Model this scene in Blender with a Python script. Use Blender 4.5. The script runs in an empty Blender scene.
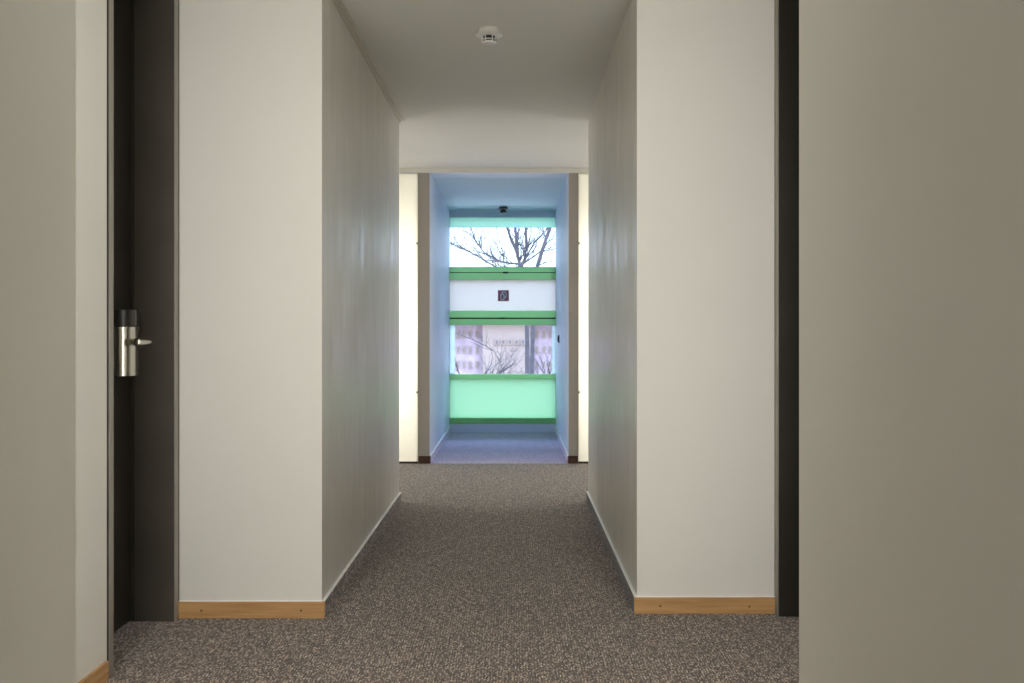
import bpy, bmesh, math, random
from mathutils import Vector, Matrix

scene = bpy.context.scene
col = scene.collection
F = 1050.0            # focal length in pixels (image 1024 x 683)
VPX, VPY, EYE = 514.0, 332.0, 1.09
R = random.Random(7)

def P(px, py, Y):
    return Vector(((px - VPX) * Y / F, Y, EYE + (VPY - py) * Y / F))

# ------------------------------------------------------------------ materials
def new_mat(name):
    m = bpy.data.materials.new(name); m.use_nodes = True
    nt = m.node_tree; nt.nodes.clear()
    out = nt.nodes.new('ShaderNodeOutputMaterial')
    return m, nt, out

def nd(nt, typ, **kw):
    n = nt.nodes.new(typ)
    for k, v in kw.items():
        if k in n.inputs: n.inputs[k].default_value = v
        else: setattr(n, k, v)
    return n

def ramp(nt, stops):
    n = nt.nodes.new('ShaderNodeValToRGB')
    e = n.color_ramp.elements
    while len(e) < len(stops): e.new(0.5)
    for i, (p, c) in enumerate(stops):
        e[i].position = p; e[i].color = (*c, 1)
    return n

def bsdf(nt, out, color=(.8, .8, .8), rough=.5, metal=0, spec=.5):
    b = nt.nodes.new('ShaderNodeBsdfPrincipled')
    b.inputs['Base Color'].default_value = (*color, 1)
    b.inputs['Roughness'].default_value = rough
    b.inputs['Metallic'].default_value = metal
    b.inputs['Specular IOR Level'].default_value = spec
    nt.links.new(b.outputs[0], out.inputs[0])
    return b

def plain(name, color, rough=.5, metal=0, spec=.5, noise=0.06, scale=30, bump=0):
    m, nt, out = new_mat(name)
    b = bsdf(nt, out, color, rough, metal, spec)
    tc = nd(nt, 'ShaderNodeTexCoord')
    nz = nd(nt, 'ShaderNodeTexNoise', Scale=scale, Detail=3.0)
    nt.links.new(tc.outputs['Object'], nz.inputs['Vector'])
    lo = tuple(c * (1 - noise) for c in color); hi = tuple(min(1, c * (1 + noise)) for c in color)
    rp = ramp(nt, [(.3, lo), (.7, hi)])
    nt.links.new(nz.outputs['Fac'], rp.inputs[0]); nt.links.new(rp.outputs[0], b.inputs['Base Color'])
    if bump:
        bp = nd(nt, 'ShaderNodeBump', Strength=bump, Distance=.002)
        nt.links.new(nz.outputs['Fac'], bp.inputs['Height']); nt.links.new(bp.outputs[0], b.inputs['Normal'])
    return m

def paint(name, color, rough=.5, spec=.3, streaks=0.0):
    """Rolled wall paint; streaks = brushed patches that change the gloss a little."""
    m, nt, out = new_mat(name)
    b = bsdf(nt, out, color, rough, 0, spec)
    tc = nd(nt, 'ShaderNodeTexCoord')
    n1 = nd(nt, 'ShaderNodeTexNoise', Scale=1.3, Detail=3.0)
    nt.links.new(tc.outputs['Object'], n1.inputs['Vector'])
    rp = ramp(nt, [(.3, tuple(c * .975 for c in color)), (.7, tuple(min(1, c * 1.02) for c in color))])
    nt.links.new(n1.outputs['Fac'], rp.inputs[0]); nt.links.new(rp.outputs[0], b.inputs['Base Color'])
    n2 = nd(nt, 'ShaderNodeTexNoise', Scale=160.0, Detail=2.0)
    nt.links.new(tc.outputs['Object'], n2.inputs['Vector'])
    bp = nd(nt, 'ShaderNodeBump', Strength=.06, Distance=.002)
    nt.links.new(n2.outputs['Fac'], bp.inputs['Height']); nt.links.new(bp.outputs[0], b.inputs['Normal'])
    if streaks:
        mp = nd(nt, 'ShaderNodeMapping'); mp.inputs['Scale'].default_value = (3, 4.5, 1.3)
        nt.links.new(tc.outputs['Object'], mp.inputs['Vector'])
        n3 = nd(nt, 'ShaderNodeTexNoise', Scale=2.0, Detail=1.5, Roughness=.45)
        nt.links.new(mp.outputs[0], n3.inputs['Vector'])
        mr = nd(nt, 'ShaderNodeMapRange'); mr.inputs[1].default_value = .25; mr.inputs[2].default_value = .75
        mr.inputs[3].default_value = rough - streaks; mr.inputs[4].default_value = rough + streaks
        n4 = nd(nt, 'ShaderNodeTexNoise', Scale=2.6, Detail=2.0, Roughness=.5)
        nt.links.new(mp.outputs[0], n4.inputs['Vector'])
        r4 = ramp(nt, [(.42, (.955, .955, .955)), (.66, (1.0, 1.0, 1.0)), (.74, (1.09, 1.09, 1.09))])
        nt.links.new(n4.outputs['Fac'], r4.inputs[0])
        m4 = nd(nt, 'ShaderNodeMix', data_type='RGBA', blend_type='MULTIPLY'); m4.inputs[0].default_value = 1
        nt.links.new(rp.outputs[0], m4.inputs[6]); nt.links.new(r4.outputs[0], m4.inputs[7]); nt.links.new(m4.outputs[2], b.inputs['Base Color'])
        nt.links.new(n3.outputs['Fac'], mr.inputs[0]); nt.links.new(mr.outputs[0], b.inputs['Roughness'])
    return m

def wood(name, dark, light, rough=.4, axis=0, spec=.4):
    m, nt, out = new_mat(name)
    b = bsdf(nt, out, light, rough, 0, spec)
    tc = nd(nt, 'ShaderNodeTexCoord'); mp = nd(nt, 'ShaderNodeMapping')
    sc = [60, 60, 60]; sc[axis] = 3
    mp.inputs['Scale'].default_value = sc
    nt.links.new(tc.outputs['Object'], mp.inputs['Vector'])
    n = nd(nt, 'ShaderNodeTexNoise', Scale=1.0, Detail=5.0, Roughness=.6, Distortion=.6)
    nt.links.new(mp.outputs[0], n.inputs['Vector'])
    rp = ramp(nt, [(.3, dark), (.62, light)])
    nt.links.new(n.outputs['Fac'], rp.inputs[0]); nt.links.new(rp.outputs[0], b.inputs['Base Color'])
    return m

def carpet_mat(name, cols):
    m, nt, out = new_mat(name)
    b = bsdf(nt, out, (.15, .12, .1), .95, 0, .1)
    b.inputs['Sheen Weight'].default_value = .25
    b.inputs['Sheen Roughness'].default_value = .5
    tc = nd(nt, 'ShaderNodeTexCoord'); mp = nd(nt, 'ShaderNodeMapping')
    mp.inputs['Scale'].default_value = (1 / .0042, 1 / .011, 1 / .011)
    nt.links.new(tc.outputs['Object'], mp.inputs['Vector'])
    v = nd(nt, 'ShaderNodeTexVoronoi', Scale=1.0, Randomness=.3)
    nt.links.new(mp.outputs[0], v.inputs['Vector'])
    sep = nd(nt, 'ShaderNodeSeparateColor')
    nt.links.new(v.outputs['Color'], sep.inputs[0])
    rp = ramp(nt, list(zip((0, .35, .7, 1), cols)))
    nt.links.new(sep.outputs[0], rp.inputs[0])
    # darken between the loops
    dr = ramp(nt, [(.25, (1, 1, 1)), (.75, (.25, .25, .25))])
    nt.links.new(v.outputs['Distance'], dr.inputs[0])
    mx = nd(nt, 'ShaderNodeMix', data_type='RGBA', blend_type='MULTIPLY')
    mx.inputs[0].default_value = 1
    nt.links.new(rp.outputs[0], mx.inputs[6]); nt.links.new(dr.outputs[0], mx.inputs[7])
    # rows of loops running along the corridor
    wv = nd(nt, 'ShaderNodeTexWave', Scale=1 / .0095 * .314, Distortion=.6, Detail=1.0)
    wv.wave_type = 'BANDS'; wv.bands_direction = 'X'
    wv.inputs['Detail Scale'].default_value = 6
    nt.links.new(tc.outputs['Object'], wv.inputs['Vector'])
    wr = ramp(nt, [(0, (.62, .62, .62)), (1, (1.25, 1.25, 1.25))])
    nt.links.new(wv.outputs['Fac'], wr.inputs[0])
    mw = nd(nt, 'ShaderNodeMix', data_type='RGBA', blend_type='MULTIPLY'); mw.inputs[0].default_value = 1
    nt.links.new(mx.outputs[2], mw.inputs[6]); nt.links.new(wr.outputs[0], mw.inputs[7])
    nt.links.new(mw.outputs[2], b.inputs['Base Color'])
    bp = nd(nt, 'ShaderNodeBump', Strength=.6, Distance=.003); bp.invert = True
    nt.links.new(v.outputs['Distance'], bp.inputs['Height']); nt.links.new(bp.outputs[0], b.inputs['Normal'])
    return m

def clear_glass(name, tint=(1, 1, 1)):
    m, nt, out = new_mat(name)
    t = nd(nt, 'ShaderNodeBsdfTransparent'); t.inputs[0].default_value = (*tint, 1)
    g = nd(nt, 'ShaderNodeBsdfGlossy', Roughness=.02)
    fr = nd(nt, 'ShaderNodeFresnel', IOR=1.35)
    mx = nd(nt, 'ShaderNodeMixShader')
    nt.links.new(fr.outputs[0], mx.inputs[0]); nt.links.new(t.outputs[0], mx.inputs[1]); nt.links.new(g.outputs[0], mx.inputs[2])
    nt.links.new(mx.outputs[0], out.inputs[0])
    return m

def milky(name, trans, diff, clear=0.0, wt=.8):
    """Light-passing sheet: translucent + a diffuse surface, with an optional clear share."""
    m, nt, out = new_mat(name)
    t = nd(nt, 'ShaderNodeBsdfTranslucent'); t.inputs[0].default_value = (*trans, 1)
    d = nd(nt, 'ShaderNodeBsdfDiffuse'); d.inputs[0].default_value = (*diff, 1)
    mx = nd(nt, 'ShaderNodeMixShader'); mx.inputs[0].default_value = wt
    nt.links.new(d.outputs[0], mx.inputs[1]); nt.links.new(t.outputs[0], mx.inputs[2])
    last = mx
    if clear:
        c = nd(nt, 'ShaderNodeBsdfTransparent')
        m2 = nd(nt, 'ShaderNodeMixShader'); m2.inputs[0].default_value = clear
        nt.links.new(mx.outputs[0], m2.inputs[1]); nt.links.new(c.outputs[0], m2.inputs[2]); last = m2
    nt.links.new(last.outputs[0], out.inputs[0])
    return m

def emit(name, color, strength):
    m, nt, out = new_mat(name)
    e = nd(nt, 'ShaderNodeEmission'); e.inputs[0].default_value = (*color, 1); e.inputs[1].default_value = strength
    nt.links.new(e.outputs[0], out.inputs[0])
    return m

WARM = (1.0, .973, .925)
M = {}
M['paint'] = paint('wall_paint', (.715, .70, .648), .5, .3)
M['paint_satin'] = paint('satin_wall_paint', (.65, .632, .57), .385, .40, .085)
M['wall_end'] = paint('shaded_wall_end', (.335, .305, .27), .5, .3)  # dark colour puts the shade on the niche wall ends into the paint
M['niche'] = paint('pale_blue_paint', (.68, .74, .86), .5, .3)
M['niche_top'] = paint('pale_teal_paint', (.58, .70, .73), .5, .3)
M['ceiling'] = paint('ceiling_paint', (.70, .688, .645), .7, .2)
M['carpet'] = carpet_mat('loop_carpet', ((.030, .018, .013), (.125, .085, .064), (.29, .22, .168), (.70, .565, .445)))
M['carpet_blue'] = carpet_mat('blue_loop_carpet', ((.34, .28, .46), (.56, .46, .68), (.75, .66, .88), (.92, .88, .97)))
M['oak'] = wood('oak', (.38, .205, .078), (.53, .315, .135), .38, 0)
M['oak_y'] = wood('oak_along', (.38, .205, .078), (.53, .315, .135), .38, 1)
M['walnut'] = wood('dark_stained_wood', (.030, .013, .008), (.075, .034, .02), .35, 1)
M['glint_bead'] = plain('glint_bead', (.93, .92, .88), .25, spec=.5, noise=.02)  # near-white bead stands in for the bright reflection along the baseboard tops
M['screw'] = plain('screw_head', (.12, .06, .03), .5, 0, noise=.02)
M['laminate'] = plain('dark_brown_laminate', (.062, .054, .043), .45, 0, .35, noise=.12, scale=4)
M['leaf'] = plain('shaded_brown_laminate', (.022, .019, .014), .4, 0, .35, noise=.12, scale=4)  # darker copy of the jamb laminate, with the shade in its colour
M['edge'] = plain('greige_metal_edge', (.30, .28, .24), .4, .4, noise=.03)
M['gap'] = plain('shadow_gap_rubber', (.02, .016, .012), .8, noise=.02)
M['steel'] = plain('satin_nickel', (.62, .60, .52), .22, 1, noise=.03)
M['black'] = plain('black_plastic', (.018, .017, .015), .3, noise=.02)
M['white_plastic'] = plain('white_plastic', (.74, .73, .68), .35, noise=.02)
M['backlit_plastic'] = plain('backlit_plastic', (.12, .13, .14), .4, noise=.02)
M['slot'] = plain('dark_slot', (.012, .012, .01), .8, noise=.02)
M['green'] = milky('green_profile', (.56, .75, .46), (.60, .95, .50), wt=.42)
M['green_dark'] = plain('dark_green_paint', (.26, .62, .22), .45, 0, .4, noise=.04)
M['mint'] = milky('mint_glass', (.46, .585, .42), (.45, .88, .66), wt=.8)
M['mint_top'] = milky('pale_mint_glass', (.55, .71, .59), (.45, .85, .72), wt=.8)
M['frost'] = milky('frosted_glass', (.545, .49, .43), (.8, .85, .88), clear=.05, wt=.85)
M['strip'] = milky('milky_edge_strip', (.9, .95, .9), (.8, .85, .8), wt=.8)
M['glass'] = clear_glass('clear_glass')
M['opal'] = milky('opal_acrylic', (.92, .90, .85), (.85, .84, .80), wt=.7)
M['tray'] = plain('white_tray', (.85, .85, .82), .6, noise=.02)
M['tube'] = emit('lamp_tube', (1, .985, .95), 100)
M['added_glow'] = emit('added_panel_face', WARM, 7.5)  # glow of the unseen panels added to light the recess
M['trim'] = plain('beige_trim', (.56, .52, .44), .45, noise=.03)
M['sign'] = plain('maroon_sign', (.5, .16, .19), .45, noise=.05)
M['sign_white'] = plain('sign_white', (.95, .94, .94), .5, noise=.02)
M['navy'] = plain('dark_plastic', (.03, .035, .06), .35, noise=.02)
M['bark'] = plain('bark', (.055, .043, .045), .9, noise=.3, scale=6, bump=.4)
M['mauve'] = plain('mauve_render', (.34, .245, .265), .9, noise=.18, scale=2)
M['mauve_dark'] = plain('mauve_brick', (.2, .14, .15), .9, noise=.15, scale=3)
M['pale'] = plain('pale_render', (.28, .20, .16), .9, noise=.05, scale=2)
M['roof'] = plain('grey_roofing', (.3, .27, .28), .9, noise=.15)
M['pane_far'] = plain('window_reflection_grey', (.12, .10, .10), .3, noise=.1)
M['ground'] = plain('pale_ground', (.36, .30, .25), .95, noise=.15, scale=.6)

# ------------------------------------------------------------------ mesh helpers
def add_box(bm, x0, x1, y0, y1, z0, z1, bevel=0, seg=2):
    r = bmesh.ops.create_cube(bm, size=1)
    vs = r['verts']
    for v in vs:
        v.co = Vector((x0 + (v.co.x + .5) * (x1 - x0), y0 + (v.co.y + .5) * (y1 - y0), z0 + (v.co.z + .5) * (z1 - z0)))
    if bevel:
        es = list({e for v in vs for e in v.link_edges})
        bmesh.ops.bevel(bm, geom=es, offset=bevel, segments=seg, affect='EDGES', profile=.5)

def add_lathe(bm, profile, c, n=32, axis='z'):
    """profile: list of (radius, height) along the axis."""
    rings = []
    for (r, h) in profile:
        ring = []
        for i in range(n):
            a = 2 * math.pi * i / n
            p = (r * math.cos(a), r * math.sin(a), h)
            if axis == 'x': p = (h, p[0], p[1])
            if axis == 'y': p = (p[0], h, p[1])
            ring.append(bm.verts.new(Vector(p) + Vector(c)))
        rings.append(ring)
    for a, b in zip(rings, rings[1:]):
        for i in range(n):
            j = (i + 1) % n
            bm.faces.new((a[i], a[j], b[j], b[i]))
    bm.faces.new(rings[0][::-1]); bm.faces.new(rings[-1])

def add_tube(bm, pts, radii, n=8, cap=True):
    pts = [Vector(p) for p in pts]
    rings = []
    up = Vector((0, 0, 1))
    for i, p in enumerate(pts):
        t = (pts[min(i + 1, len(pts) - 1)] - pts[max(i - 1, 0)]).normalized()
        ref = up if abs(t.dot(up)) < .95 else Vector((0, 1, 0))
        u = t.cross(ref).normalized(); w = t.cross(u).normalized()
        rr = radii[i] if hasattr(radii, '__len__') else radii
        rings.append([bm.verts.new(p + (u * math.cos(2 * math.pi * k / n) + w * math.sin(2 * math.pi * k / n)) * rr) for k in range(n)])
    for a, b in zip(rings, rings[1:]):
        for i in range(n):
            j = (i + 1) % n
            bm.faces.new((a[i], a[j], b[j], b[i]))
    if cap:
        bm.faces.new(rings[0][::-1]); bm.faces.new(rings[-1])

def mk(name, bm, mat, parent=None, smooth=False):
    bmesh.ops.recalc_face_normals(bm, faces=bm.faces[:])
    me = bpy.data.meshes.new(name); bm.to_mesh(me); bm.free()
    me.materials.append(M[mat])
    if smooth:
        for p in me.polygons: p.use_smooth = True
        me.set_sharp_from_angle(angle=math.radians(40))
    o = bpy.data.objects.new(name, me); col.objects.link(o)
    if parent is not None:
        o.parent = parent
        o.matrix_parent_inverse = parent.matrix_world.inverted()
    return o

def box(name, ext, mat, parent=None, bevel=0):
    bm = bmesh.new(); add_box(bm, *ext, bevel=bevel)
    return mk(name, bm, mat, parent)

def empty(name, loc):
    e = bpy.data.objects.new(name, None); e.empty_display_size = .1
    e.location = loc; e.matrix_world = Matrix.Translation(loc)
    col.objects.link(e); return e

def tag(o, label, cat, group=None, kind=None):
    o['label'] = label; o['category'] = cat
    if group: o['group'] = group
    if kind: o['kind'] = kind
    return o

def struct(o, label=None, cat=None):
    o['kind'] = 'structure'
    if label: o['label'] = label
    if cat: o['category'] = cat
    return o

# ------------------------------------------------------------------ key planes
CZ = 2.45
XL, XR = -.733, .477            # corridor faces
SL, SR = -1.279, 1.012         # recess side walls
YN = 1.757                      # end of the near blocks
YFL, YFR = 1050 / 262.0, 1050 / 257.8   # fronts of the middle blocks
YEL, YER = 6.70, 6.74          # ends of the middle blocks
YP = 8.714                     # pillars / luminous panels
YW = 1050 / 92.0               # window plane
NL, NR = -.70, .453            # niche faces

# floor and ceilings
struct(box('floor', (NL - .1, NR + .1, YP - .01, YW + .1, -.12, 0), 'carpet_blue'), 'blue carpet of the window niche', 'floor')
struct(box('floor', (-2.6, 2.4, -3.2, YP - .01, -.12, 0), 'carpet'), 'brown speckled loop carpet running down the whole corridor', 'floor')
struct(box('ceiling', (-2.6, 2.4, -3.2, YP, CZ, CZ + .12), 'ceiling'), 'plain off-white corridor ceiling', 'ceiling')
struct(box('ceiling', (NL, NR, YP + .30, YW + .1, 2.41, CZ + .12), 'niche_top'), 'lower ceiling of the window niche at the far end', 'ceiling')

# walls
struct(box('wall_left', (-1.6, XL, -3.2, YN, 0, CZ), 'paint'), 'near left wall of the corridor at the edge of the picture', 'wall')
struct(box('wall_right', (XR, 1.4, -3.2, YN, 0, CZ), 'paint'), 'near right wall filling the right side of the picture', 'wall')
struct(box('wall_back', (-1.6, 1.4, -3.3, -3.2, 0, CZ), 'paint'))
struct(box('wall_left', (-1.6, SL, YN, 3.300, 0, CZ), 'paint'), 'sliver of left recess wall before the dark door', 'wall')
struct(box('wall_right', (SR, 1.4, YN, 3.300, 0, CZ), 'paint'))
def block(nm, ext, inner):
    o = box(nm, ext, 'paint'); o.data.materials.append(M['paint_satin'])   # brushed satin finish; its darker colour also paints in the corridor shade
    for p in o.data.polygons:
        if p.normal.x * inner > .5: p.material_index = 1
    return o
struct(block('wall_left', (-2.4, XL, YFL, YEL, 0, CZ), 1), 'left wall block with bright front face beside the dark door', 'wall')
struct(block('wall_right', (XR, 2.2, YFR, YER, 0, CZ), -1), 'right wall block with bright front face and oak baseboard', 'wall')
struct(box('wall_left', (-2.5, -2.4, YEL - .1, 9.0, 0, CZ), 'paint'))
struct(box('wall_right', (2.2, 2.3, YER - .1, 9.0, 0, CZ), 'paint'))
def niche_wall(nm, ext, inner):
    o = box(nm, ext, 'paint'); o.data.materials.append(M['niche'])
    o.data.materials.append(M['wall_end'])
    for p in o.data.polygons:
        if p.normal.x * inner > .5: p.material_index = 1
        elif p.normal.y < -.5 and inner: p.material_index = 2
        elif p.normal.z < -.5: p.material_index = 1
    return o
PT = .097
struct(niche_wall('wall_left', (NL - PT, NL, YP, YW + .1, 0, 2.41), 1), 'left side wall of the window niche with its narrow front end coloured as in shade', 'wall')
struct(niche_wall('wall_right', (NR, NR + .080, YP, YW + .1, 0, 2.41), -1), 'right side wall of the window niche with its narrow front end coloured as in shade', 'wall')
struct(niche_wall('wall_far', (-2.4, 2.2, YP, YP + .30, 2.41, CZ), 0), 'narrow header above the glowing panels and the niche', 'wall')
PW = .50                                                # luminous panel width
struct(box('wall_far', (-2.4, NL - PT - PW - .01, YP, YP + .3, 0, 2.41), 'paint'))
struct(box('wall_far', (NR + .08 + PW + .01, 2.2, YP, YP + .3, 0, 2.41), 'paint'))
struct(box('wall_far', (NL, NR, YW - .03, YW + .1, 2.335, 2.41), 'niche_top'), 'narrow strip of wall above the window', 'wall')

# long trim in the left ceiling corner
bm = bmesh.new()
add_box(bm, XL, XL + .030, YFL, YEL, CZ - .014, CZ, bevel=.003)
add_box(bm, XL, XL + .012, YFL, YEL, CZ - .024, CZ - .014, bevel=.002)
struct(mk('trim_1', bm, 'trim'), 'beige cover strip along the left ceiling edge', 'trim')

# ------------------------------------------------------------------ baseboards
H, T = .062, .012
def baseboard(name, ext, mat, bead=None, screws=(), label=None):
    b = struct(box(name, ext, mat, bevel=.0018), label, 'baseboard' if label else None)
    if bead: box('glint_bead', bead, 'glint_bead', b, bevel=.0012)
    for p in screws:
        s = bmesh.new(); add_lathe(s, [(.0042, 0), (.0042, -.0012), (.002, -.0016)], p, 12, 'y')
        mk('screw', s, 'screw', b)
    return b

baseboard('baseboard_left', (SL, SL + T, YN, 3.285, 0, H), 'oak_y', label='oak baseboard under the sliver of wall at lower left')
z = .038
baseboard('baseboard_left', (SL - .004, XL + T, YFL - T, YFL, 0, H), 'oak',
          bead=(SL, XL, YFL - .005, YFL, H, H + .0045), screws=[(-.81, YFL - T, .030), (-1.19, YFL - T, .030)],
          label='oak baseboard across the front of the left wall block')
box('end_block', (SL - .004, SL + .013, YFL - T - .002, YFL - T, 0, H), 'oak', bpy.data.objects['baseboard_left.001'])
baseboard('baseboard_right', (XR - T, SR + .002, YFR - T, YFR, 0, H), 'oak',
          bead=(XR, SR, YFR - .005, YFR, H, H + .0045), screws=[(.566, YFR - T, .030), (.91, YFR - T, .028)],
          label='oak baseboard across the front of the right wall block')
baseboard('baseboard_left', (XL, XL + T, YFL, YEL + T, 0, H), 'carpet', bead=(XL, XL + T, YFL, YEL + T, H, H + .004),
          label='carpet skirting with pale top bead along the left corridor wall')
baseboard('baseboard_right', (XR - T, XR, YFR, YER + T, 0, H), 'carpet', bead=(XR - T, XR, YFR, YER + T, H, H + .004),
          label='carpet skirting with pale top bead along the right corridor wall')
for side, x0, x1, xa, xb in (('left', NL - PT + .004, NL + .004, NL, NL + T), ('right', NR - .004, NR + .08 - .004, NR - T, NR)):
    baseboard('baseboard_' + side, (x0, x1, YP - .014, YP, 0, .062), 'walnut', label='dark baseboard piece on the front of the %s niche wall' % side)
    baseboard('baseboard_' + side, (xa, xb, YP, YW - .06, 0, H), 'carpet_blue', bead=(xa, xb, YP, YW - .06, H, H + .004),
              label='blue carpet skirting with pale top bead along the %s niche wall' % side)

# ------------------------------------------------------------------ doors (set into the recess side walls)
def door(name, x, sgn, yn, yf, leaf_mat, lining_mat, hardware, label):
    """x: wall plane, sgn: -1 = opening to the left, yn/yf near and far edge of the opening frame."""
    d = struct(empty(name, (x + sgn * .16, (yn + yf) / 2, 0)), label, 'door')
    def bx(nm, xa, xb, y0, y1, z0, z1, mat, parent=d, bevel=0):
        xs = sorted((x + sgn * xa, x + sgn * xb))
        return box(nm, (xs[0], xs[1], y0, y1, z0, z1), mat, parent, bevel)
    # frame lining: two jambs and a head
    jf = bx('jamb', .001, .21, yf - .055, yf - .004, 0, CZ - .003, lining_mat, bevel=.002)
    jn = bx('jamb', .001, .21, yn + .002, yn + .045, 0, CZ - .003, lining_mat, bevel=.002)
    bx('frame_head', .001, .21, yn + .045, yf - .055, CZ - .045, CZ - .003, lining_mat)
    # pale metal facing strips on the wall plane with a dark joint
    bx('facing_strip', -.004, .001, yf - .055, yf - .016, 0, CZ - .003, 'edge', jf, .001)
    bx('joint', -.002, .001, yf - .016, yf - .002, 0, CZ - .003, 'gap', jf)
    bx('facing_strip', -.004, .001, yn + .008, yn + .045, 0, CZ - .003, 'edge', jn, .001)
    bx('joint', -.002, .001, yn - .002, yn + .008, 0, CZ - .003, 'gap', jn)
    leaf = bx('door_leaf', .161, .205, yn + .046, yf - .058, .008, CZ - .047, leaf_mat)
    # door stop seal in the corner between leaf and far jamb
    bx('seal', .150, .161, yf - .066, yf - .056, .008, CZ - .047, 'gap', leaf)
    if hardware:
        lf = x + sgn * .161
        yc, zc = 3.825, 1.053
        # body of the lock case: a D-shaped satin cover
        def dshape(z0, z1, r, depth, mat, nm, par):
            bm = bmesh.new(); n = 28; prof = []
            for i in range(n + 1):
                a = math.pi * i / n
                prof.append((lf - sgn * (depth * abs(math.sin(a)) ** .7), yc - r * math.cos(a)))
            lo = [bm.verts.new((px, py, z0)) for px, py in prof]; hi = [bm.verts.new((px, py, z1)) for px, py in prof]
            for i in range(n): bm.faces.new((lo[i], lo[i + 1], hi[i + 1], hi[i]))
            bm.faces.new((lo[0], hi[0], hi[-1], lo[-1])); bm.faces.new(lo[::-1]); bm.faces.new(hi)
            es = [e for e in bm.edges if abs(e.verts[0].co.z - e.verts[1].co.z) < 1e-6]
            bmesh.ops.bevel(bm, geom=es, offset=.002, segments=2, affect='EDGES')
            return mk(nm, bm, mat, par, smooth=True)
        lock = dshape(.932, 1.108, .072, .066, 'steel', 'lock_case', d)
        lock['label'] = 'satin nickel cover of the lock'
        rd = dshape(1.110, 1.170, .072, .066, 'black', 'card_reader', lock)
        bm = bmesh.new(); xs = sorted((lf - sgn * .064, lf - sgn * .0672)); add_box(bm, xs[0], xs[1], yc - .012, yc - .006, 1.114, 1.166, .0005)
        mk('reader_edge', bm, 'steel', lock)
        # lever: rose, neck and grip pointing back towards the hinges
        bm = bmesh.new()
        add_lathe(bm, [(.0155, 0), (.0155, .008), (.0125, .012)], (lf - sgn * .063 if sgn > 0 else lf + .063, yc - .004, zc), 24, 'x')
        mk('lever_rose', bm, 'black', lock, smooth=True)
        bm = bmesh.new()
        nx = lf - sgn * .063
        ex = lf - sgn * .104
        add_tube(bm, [(nx, yc, zc), (nx - sgn * .020, yc, zc), (ex, yc, zc)], [.0095, .0095, .011], 16)
        add_tube(bm, [(ex, yc + .014, zc), (ex, yc + .010, zc), (ex, yc - .040, zc), (ex + sgn * .004, yc - .092, zc), (ex + sgn * .004, yc - .096, zc)],
                 [.009, .0135, .0135, .0135, .009], 20)
        mk('lever_handle', bm, 'steel', lock, smooth=True)
    return d

door('door_1', SL, -1, 3.300, YFL, 'leaf', 'laminate', True, 'dark brown door in the left recess with satin nickel lock and lever')
door('door_2', SR, 1, 3.300, YFR, 'leaf', 'leaf', False, 'dark door edge in the right recess beside the grey near wall')  # jambs take the shaded laminate too, so this side stays dark

# ------------------------------------------------------------------ luminous wall panels
def wall_light(x0, x1, y, label, sgn, group=None, clips=True, cat='wall light'):
    w = tag(empty('luminous_wall_panel', ((x0 + x1) / 2, y, 0)), label, cat, group)
    z0, z1 = .018, 2.405
    box('diffuser', (x0, x1, y - .008, y - .002, z0, z1), 'opal', w, .0015)
    bm = bmesh.new()                                    # open-fronted tray behind the diffuser
    add_box(bm, x0, x1, y + .24, y + .25, .0, 2.408)
    add_box(bm, x0, x0 + .006, y, y + .24, .0, 2.408); add_box(bm, x1 - .006, x1, y, y + .24, .0, 2.408)
    add_box(bm, x0, x1, y, y + .24, 0, .012); add_box(bm, x0, x1, y, y + .24, 2.397, 2.408)
    mk('tray', bm, 'tray', w)
    for k, xx in enumerate((x0 + .14, x1 - .14)):
        bm = bmesh.new(); add_lathe(bm, [(.013, .34), (.013, 2.02)], (xx, y + .15, 0), 16)
        mk('lamp_tube', bm, 'tube', w)
    box('bottom_rail', (x0, x1, y - .010, y, 0, .016), 'gap', w)
    if clips:
        xe = x1 if sgn < 0 else x0
        for zc in (1.825, .590):
            bm = bmesh.new(); add_lathe(bm, [(.010, 0), (.010, -.006), (.007, -.009)], (xe - sgn * -.004, y - .008, zc), 16, 'y')
            mk('clip', bm, 'edge', w, smooth=True)
    return w
wall_light(NL - PT - PW, NL - PT - .001, YP, 'tall glowing white panel left of the blue window niche', -1)
wall_light(NR + .081, NR + .08 + PW, YP, 'tall glowing white panel right of the blue window niche', 1)

# unseen glowing panels added on the near block ends to light the recess
for x0, x1, sd in ((-1.24, -.88, 'left'), (.62, .98, 'right')):
    w = tag(empty('added_recess_panel', ((x0 + x1) / 2, YN, 0)), 'unseen glowing white panel added on the end of the near %s wall facing the recess' % sd, 'wall light')
    box('diffuser', (x0, x1, YN + .004, YN + .010, .1, 2.33), 'added_glow', w, .001)
    bm = bmesh.new()
    for e in ((x0 - .012, x0, .088, 2.342), (x1, x1 + .012, .088, 2.342)): add_box(bm, e[0], e[1], YN, YN + .014, e[2], e[3])
    for e in ((.088, .1), (2.33, 2.342)): add_box(bm, x0, x1, YN, YN + .014, e[0], e[1])
    mk('frame', bm, 'edge', w)

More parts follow.
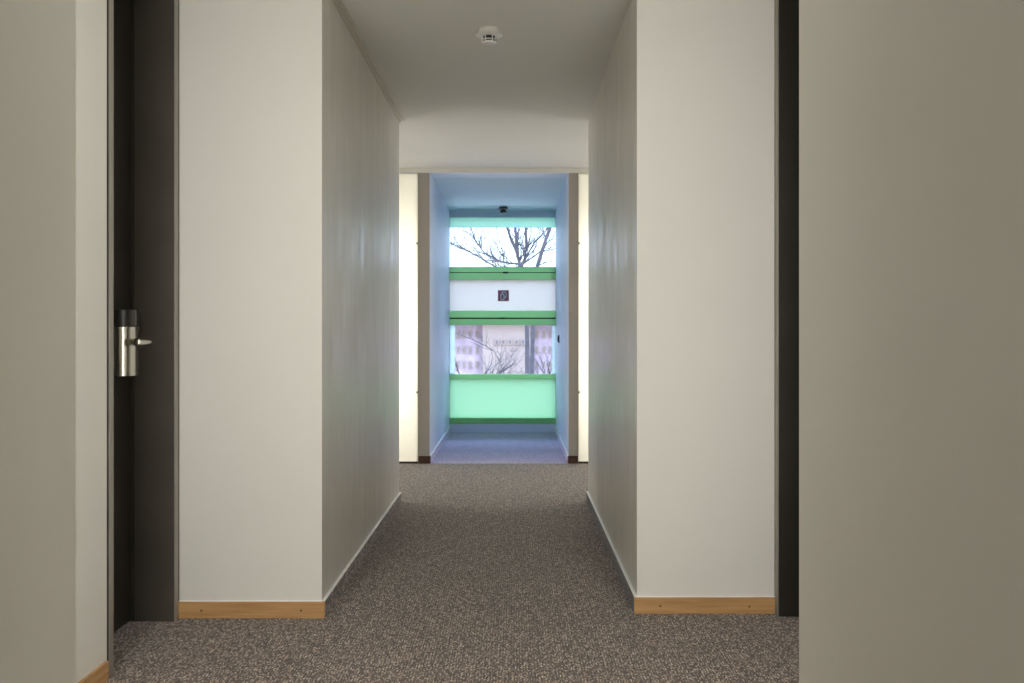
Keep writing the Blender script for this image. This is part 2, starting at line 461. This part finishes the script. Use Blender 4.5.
# ------------------------------------------------------------------ smoke detectors
def detector(x, y, zc, label, mat='white_plastic', group=None):
    d = tag(empty('smoke_detector', (x, y, zc)), label, 'smoke detector', group)
    bm = bmesh.new(); add_lathe(bm, [(.043, 0), (.045, -.008), (.048, -.018), (.0595, -.025), (.0605, -.029), (.057, -.031), (.034, -.033)], (x, y, zc), 40)
    mk('base', bm, mat, d, True)
    bm = bmesh.new(); add_lathe(bm, [(.026, -.031), (.026, -.058)], (x, y, zc), 32)
    mk('sensor_core', bm, 'slot', d, True)
    for k in range(6):
        bm = bmesh.new()
        a = 2 * math.pi * (k + .5) / 6 - math.pi / 2
        add_tube(bm, [(x + .0315 * math.cos(a), y + .0315 * math.sin(a), zc - .032), (x + .0315 * math.cos(a), y + .0315 * math.sin(a), zc - .060)], .0026, 8)
        mk('cage_bar', bm, mat, d)
    bm = bmesh.new(); add_lathe(bm, [(.0325, -.0475), (.0335, -.049), (.0325, -.0505)], (x, y, zc), 32)
    mk('ring', bm, mat, d, True)
    bm = bmesh.new(); add_lathe(bm, [(.033, -.058), (.034, -.060), (.030, -.066), (.015, -.069)], (x, y, zc), 32)
    mk('cap', bm, mat, d, True)
    return d
detector(-.112, 4.713, CZ, 'white smoke detector on the corridor ceiling at the top')
detector(-.112, 11.08, 2.41, 'small dark grey smoke detector on the niche ceiling just before the window', 'backlit_plastic')

# ------------------------------------------------------------------ window at the end
def zz(py): return EYE + (VPY - py) / 92.0
win = struct(empty('window_1', ((NL + NR) / 2, YW, 0)), 'full-height window with green rails and mint panels at the corridor end', 'window')
def wpart(nm, py0, py1, ya, yb, mat, x0=NL, x1=NR, bevel=0, par=None):
    return box(nm, (x0, x1, YW + ya, YW + yb, zz(py1), zz(py0)), mat, par or win, bevel)
t = wpart('top_panel', 217.5, 227.5, .0, .012, 'mint_top'); t['label'] = 'pale mint panel above the upper pane'
for (a, b, mt) in ((267, 272.2, 'green'), (273.0, 279.5, 'green')):
    wpart('rail', a, b, -.02, .05, mt, bevel=.004)
wpart('rail_gap', 272.2, 273.0, 0, .05, 'gap')
for (a, b, mt) in ((311, 317.6, 'green'), (319.0, 325.0, 'green')):
    wpart('rail', a, b, -.02, .05, mt, bevel=.004)
wpart('rail_gap', 317.6, 319.0, 0, .05, 'gap')
wpart('sill_rail', 374.2, 378.3, -.03, .05, 'green', bevel=.004)
pn = wpart('bottom_panel', 378.3, 418.0, .0, .012, 'mint'); pn['label'] = 'large mint green panel below the lower pane'
br = wpart('bottom_rail', 418, 424, -.03, .05, 'green_dark', bevel=.004); br['label'] = 'dark green bottom rail'
wpart('plinth', 424, 432.3, -.03, .05, 'niche')
wpart('pane', 227.5, 267, .010, .016, 'glass')['label'] = 'clear upper pane'
wpart('pane', 279.5, 311, .010, .016, 'frost')['label'] = 'milky middle pane'
wpart('pane', 325, 374.2, .010, .016, 'glass')['label'] = 'clear lower pane'
wpart('edge_strip', 325, 374.2, .0, .03, 'strip', NL, NL + .060)
wpart('edge_strip', 325, 374.2, .0, .03, 'strip', NR - .036, NR)
for py, px in ((272.6, 505.5), (318.3, 502.5)):          # small catches on the rails
    bm = bmesh.new(); c = P(px, py, YW - .03)
    add_box(bm, c.x - .028, c.x + .028, YW - .042, YW - .018, c.z - .009, c.z + .009, .004)
    mk('catch', bm, 'gap', win)

# fire sign on the middle pane
c = Vector(((503.4 - VPX) / 92.0, YW + .006, zz(295.7)))
sg = tag(empty('fire_sign', (c.x, c.y, c.z)), 'small square dark red sign with white extinguisher on the middle pane', 'sign')
hs = .060
box('plate', (c.x - hs, c.x + hs, c.y - .002, c.y + .002, c.z - hs, c.z + hs), 'sign', sg, .001)
bm = bmesh.new(); xo, zo = c.x, c.z; yf = c.y - .0035
def bar(x0, x1, z0, z1): add_box(bm, xo + x0, xo + x1, yf, yf + .002, zo + z0, zo + z1)
bar(-.034, -.021, -.048, .020); bar(.000, .011, -.048, .020); bar(-.022, .001, -.048, -.034)
bar(-.032, .009, .010, .022); bar(-.018, -.004, .020, .036); bar(-.018, .020, .034, .045)
mk('cylinder_symbol', bm, 'sign_white', sg)
bm = bmesh.new()
add_tube(bm, [(xo + .016, yf, zo + .040), (xo + .030, yf, zo + .030), (xo + .034, yf, zo + .008), (xo + .028, yf, zo - .006)], [.006, .007, .008, .009], 8)
add_tube(bm, [(xo + .028, yf, zo - .002), (xo + .014, yf, zo - .030)], [.012, .006], 8)
mk('hose_symbol', bm, 'sign_white', sg)

# switch on the right niche wall
yS = 1050 / 100.0; zS = EYE - 7.0 / 100
sw = tag(empty('wall_switch', (NR, yS, zS)), 'small dark switch on the right wall of the blue niche', 'switch')
box('plate', (NR - .012, NR, yS - .035, yS + .035, zS - .040, zS + .040), 'navy', sw, .003)
box('rocker', (NR - .019, NR - .012, yS - .022, yS + .022, zS - .026, zS + .026), 'navy', sw, .003)

# ------------------------------------------------------------------ outside
GZ = -6.5
struct(box('ground', (-60, 60, YW + 1.5, 120, GZ - .3, GZ), 'ground'), 'pale ground outside the window', 'ground')

def twigs(bm, p, d, length, rad, depth, rng, n=5):
    """random branching twig starting at p in direction d"""
    pts = [p.copy()]; rs = [rad]; dd = d.normalized(); k = 4
    for i in range(k):
        dd = (dd + Vector((rng.uniform(-.28, .28), rng.uniform(-.28, .28), rng.uniform(-.12, .22)))).normalized()
        pts.append(pts[-1] + dd * length / k); rs.append(rad * (1 - .65 * (i + 1) / k))
    add_tube(bm, pts, rs, n)
    if depth <= 0: return
    for j in range(rng.randint(2, 3)):
        i = rng.randint(1, k)
        nd_ = (dd + Vector((rng.uniform(-.9, .9), rng.uniform(-.7, .7), rng.uniform(-.3, .7)))).normalized()
        twigs(bm, pts[i], nd_, length * rng.uniform(.5, .72), rs[i] * .75, depth - 1, rng, n)

def limb(bm, pxs, Y, r0, r1, rng, dy=0.0, tw=0, depth=1):
    pts = [P(px, py, Y + dy * i) for i, (px, py) in enumerate(pxs)]
    n = len(pts); r0 *= .6; r1 *= .62
    rs = [r0 + (r1 - r0) * i / max(1, n - 1) for i in range(n)]
    add_tube(bm, pts, rs, 8)
    for _ in range(tw):
        i = rng.randint(1, n - 1); f = rng.random()
        p = pts[i - 1].lerp(pts[i], f)
        d = (pts[i] - pts[i - 1]).normalized() + Vector((rng.uniform(-1, 1), rng.uniform(-.6, .6), rng.uniform(-.3, .9)))
        twigs(bm, p, d, rng.uniform(.3, .75), rs[i] * .4 + .003, depth, rng, 5)
    return pts

rng = random.Random(11)
YT = 21.0
tr = tag(empty('bare_tree', P(527, 640, YT).xy.to_3d() + Vector((0, 0, GZ))), 'tall leafless tree with forked trunk outside the upper pane', 'tree')
bm = bmesh.new()
base = P(527, 332, YT)
add_tube(bm, [(base.x + .1, YT, GZ), (base.x + .04, YT, -2.5), P(527.5, 372, YT), P(527, 325, YT), P(523, 285, YT), P(520.5, 263, YT)],
         [.10, .07, .05, .045, .045, .055], 12)
mk('trunk', bm, 'bark', tr, True)
bm = bmesh.new()
limb(bm, [(519.8, 265), (517.5, 252), (511.7, 241), (507.3, 228), (503, 205), (499, 170)], YT, .075, .02, rng, .05, 14)
limb(bm, [(520, 266), (517.0, 252), (515.4, 228), (515, 200), (518, 165)], YT, .06, .02, rng, -.08, 12)
limb(bm, [(520.5, 266), (524.4, 261), (526.6, 246), (525.7, 228), (527, 195), (524, 160)], YT, .07, .022, rng, .04, 8)
limb(bm, [(524, 262), (529, 252), (533.7, 243.7), (545.4, 231), (556, 215)], YT, .032, .012, rng, .1, 14)
limb(bm, [(523, 264), (533, 257), (539.5, 252.4), (554, 249), (575, 243)], YT, .028, .010, rng, -.1, 7)
limb(bm, [(519.8, 264), (508, 263), (498.5, 260.5), (484, 252.5), (475, 240), (471, 228), (466, 205)], YT, .034, .010, rng, .08, 34)
limb(bm, [(520, 266), (508, 272), (495.6, 267), (476.6, 255.4), (463, 249), (453, 244.4), (440, 239)], YT, .032, .009, rng, -.08, 40)
limb(bm, [(504.4, 268), (503, 252.5), (499.5, 242), (496.4, 228), (494, 205)], YT, .022, .009, rng, .06, 6)
mk('branches', bm, 'bark', tr)

# a second tree whose stem leans across the right of the upper pane
YT2 = 26.0
t2 = tag(empty('bare_tree', P(534, 332, YT2).xy.to_3d() + Vector((0, 0, GZ))), 'leafless tree with one leaning stem at the right of the upper pane', 'tree')
bm = bmesh.new(); b2 = P(534, 332, YT2)
add_tube(bm, [(b2.x - .1, YT2, GZ), P(531, 400, YT2), P(533, 330, YT2), P(535, 285, YT2), P(537.4, 266, YT2), P(542.5, 249.5, YT2), P(549.8, 228, YT2), P(557, 205, YT2), P(560, 170, YT2)],
         [.12, .07, .05, .05, .048, .045, .04, .03, .02], 10)
mk('trunk', bm, 'bark', t2, True)
bm = bmesh.new()
limb(bm, [(542.5, 249.5), (547, 243), (551, 240), (558, 239)], YT2, .03, .01, rng, .1, 6)
limb(bm, [(546, 240), (544, 232), (540, 222), (538, 205)], YT2, .025, .01, rng, .1, 5)
limb(bm, [(538, 266), (546, 262), (556, 262)], YT2, .02, .008, rng, .1, 5)
mk('branches', bm, 'bark', t2)

# lower, twiggy trees seen through the lower pane
def low_tree(px, py, Y, label, seed, lean):
    rg = random.Random(seed)
    top = P(px, py, Y)
    o = tag(empty('bare_tree', (top.x, Y, GZ)), label, 'tree')
    bm = bmesh.new()
    add_tube(bm, [(top.x - lean * .5, Y, GZ), (top.x - lean * .2, Y, GZ + 2), top], [.10, .075, .05], 10)
    mk('trunk', bm, 'bark', o, True)
    bm = bmesh.new()
    for k in range(12):
        a = rg.uniform(0, 2 * math.pi); f = rg.uniform(.75, 1.0)
        p = Vector((top.x - lean * .2, Y, GZ + 2)).lerp(top, f)
        twigs(bm, p, Vector((math.cos(a) * .9, math.sin(a) * .6, rg.uniform(.25, 1.0))), rg.uniform(.8, 1.4), .022, 4, rg, 5)
    mk('branches', bm, 'bark', o)
    return o
low_tree(541, 392, 28.5, 'low twiggy leafless tree behind the right of the lower pane', 3, .3)
low_tree(508, 398, 31.0, 'low twiggy leafless tree behind the middle of the lower pane', 8, .2)
low_tree(552, 380, 35.0, 'low twiggy leafless tree at the far right of the lower pane', 21, -.2)
low_tree(474, 384, 25.0, 'low twiggy leafless tree behind the left of the lower pane', 5, -.3)
bm = bmesh.new()
Yb = 25.0
o = [x for x in bpy.data.objects if x.name.startswith('bare_tree') and 'left of the lower' in x.get('label', '')][0]
limb(bm, [(474, 384), (492, 372), (499, 360), (494, 351), (485, 345.5), (470, 338.5), (455, 333), (440, 328)], Yb, .020, .014, rng, .02, 6)
mk('long_branch', bm, 'bark', o)

# building across the way
YB = 46.0
bd = tag(empty('apartment_building', (0, YB, GZ)), 'mauve building with a pale middle bay seen through the lower pane', 'building')
def bpx(px): return (px - VPX) * YB / F
def bpz(py): return EYE + (VPY - py) * YB / F
top = bpz(320.5)
box('wing', (-16, bpx(483), YB, YB + 9, GZ, top), 'mauve', bd)
box('wing', (bpx(530), 16, YB, YB + 9, GZ, top), 'mauve', bd)
box('middle_bay', (bpx(483), bpx(530), YB - .5, YB + 9, GZ, top), 'pale', bd)
box('roof', (-16.4, 16.4, YB - .9, YB + 9.4, top, top + .18), 'roof', bd, .03)
def far_window(x0, x1, z0, z1, y):
    f = box('window', (x0, x1, y - .06, y + .02, z0, z1), 'pale', bd)
    box('pane', (x0 + .05, x1 - .05, y - .075, y - .05, z0 + .05, z1 - .05), 'pane_far', f)
for px in (497, 503.5, 510, 516.5, 523):
    far_window(bpx(px - 2.2), bpx(px + 2.2), bpz(344.5), bpz(339), YB - .5)
for px in (512.5,):
    far_window(bpx(px - 2.2), bpx(px + 2.2), bpz(350), bpz(346.5), YB - .5)
for px in (458, 464, 470, 477, 537, 544, 550):
    for (a, b) in ((331, 338), (346, 353), (361, 368)):
        far_window(bpx(px - 1.5), bpx(px + 1.5), bpz(b), bpz(a), YB)

# ------------------------------------------------------------------ light
w = bpy.data.worlds.new('sky'); scene.world = w; w.use_nodes = True
nt = w.node_tree; nt.nodes.clear()
wo = nd(nt, 'ShaderNodeOutputWorld'); bg = nd(nt, 'ShaderNodeBackground')
tc = nd(nt, 'ShaderNodeTexCoord'); sp = nd(nt, 'ShaderNodeSeparateXYZ')
nt.links.new(tc.outputs['Generated'], sp.inputs[0])
rp = ramp(nt, [(0, (.15, .185, .23)), (.22, (.20, .27, .36)), (.6, (.64, .92, 1.44))])
nt.links.new(sp.outputs['Z'], rp.inputs[0]); nt.links.new(rp.outputs[0], bg.inputs[0])
bg.inputs[1].default_value = 10.0
nt.links.new(bg.outputs[0], wo.inputs[0])

def area(name, loc, rot, sx, sy, power, color=WARM):
    l = bpy.data.lights.new(name, 'AREA'); l.shape = 'RECTANGLE'; l.size = sx; l.size_y = sy
    l.energy = power; l.color = color
    o = bpy.data.objects.new(name, l); o.location = loc; o.rotation_euler = rot; col.objects.link(o)
    return o
# ceiling lamp of the corridor behind the camera
area('ceiling_lamp', (-.12, -1.2, CZ - .02), (0, 0, 0), .5, 1.2, 16)
area('recess_fill_light', (-.12, 2.75, CZ - .02), (0, 0, 0), .9, .9, 5)  # unseen area light added to lift the recess brightness

# unseen area lights added at both lobby ends to brighten it; no windows there
area('lobby_fill_light', (-2.38, 7.75, 1.0), (0, math.radians(-90), 0), 1.7, 1.6, 19, (1, .985, .96))
area('lobby_fill_light', (2.18, 7.77, 1.0), (0, math.radians(90), 0), 1.7, 1.6, 19, (1, .985, .96))

# ------------------------------------------------------------------ camera
cd = bpy.data.cameras.new('camera'); cam = bpy.data.objects.new('camera', cd); col.objects.link(cam)
cam.location = (0, 0, EYE); cam.rotation_euler = (math.radians(90), 0, 0)
cd.sensor_width = 36; cd.lens = 36 * F / 1024
cd.shift_x = -(VPX - 512) / 1024; cd.shift_y = -(341.5 - VPY) / 1024
cd.clip_start = .05; cd.clip_end = 500
scene.camera = cam

vs = scene.view_settings
scene.display_settings.display_device = 'sRGB'
vs.view_transform = 'Standard'; vs.look = 'None'; vs.exposure = 0; vs.gamma = 1; vs.use_curve_mapping = False
cy = scene.cycles
cy.use_denoising = True
cy.max_bounces = 12; cy.diffuse_bounces = 8; cy.glossy_bounces = 4; cy.transmission_bounces = 8; cy.transparent_max_bounces = 12
cy.sample_clamp_indirect = 6
cy.caustics_reflective = False; cy.caustics_refractive = False
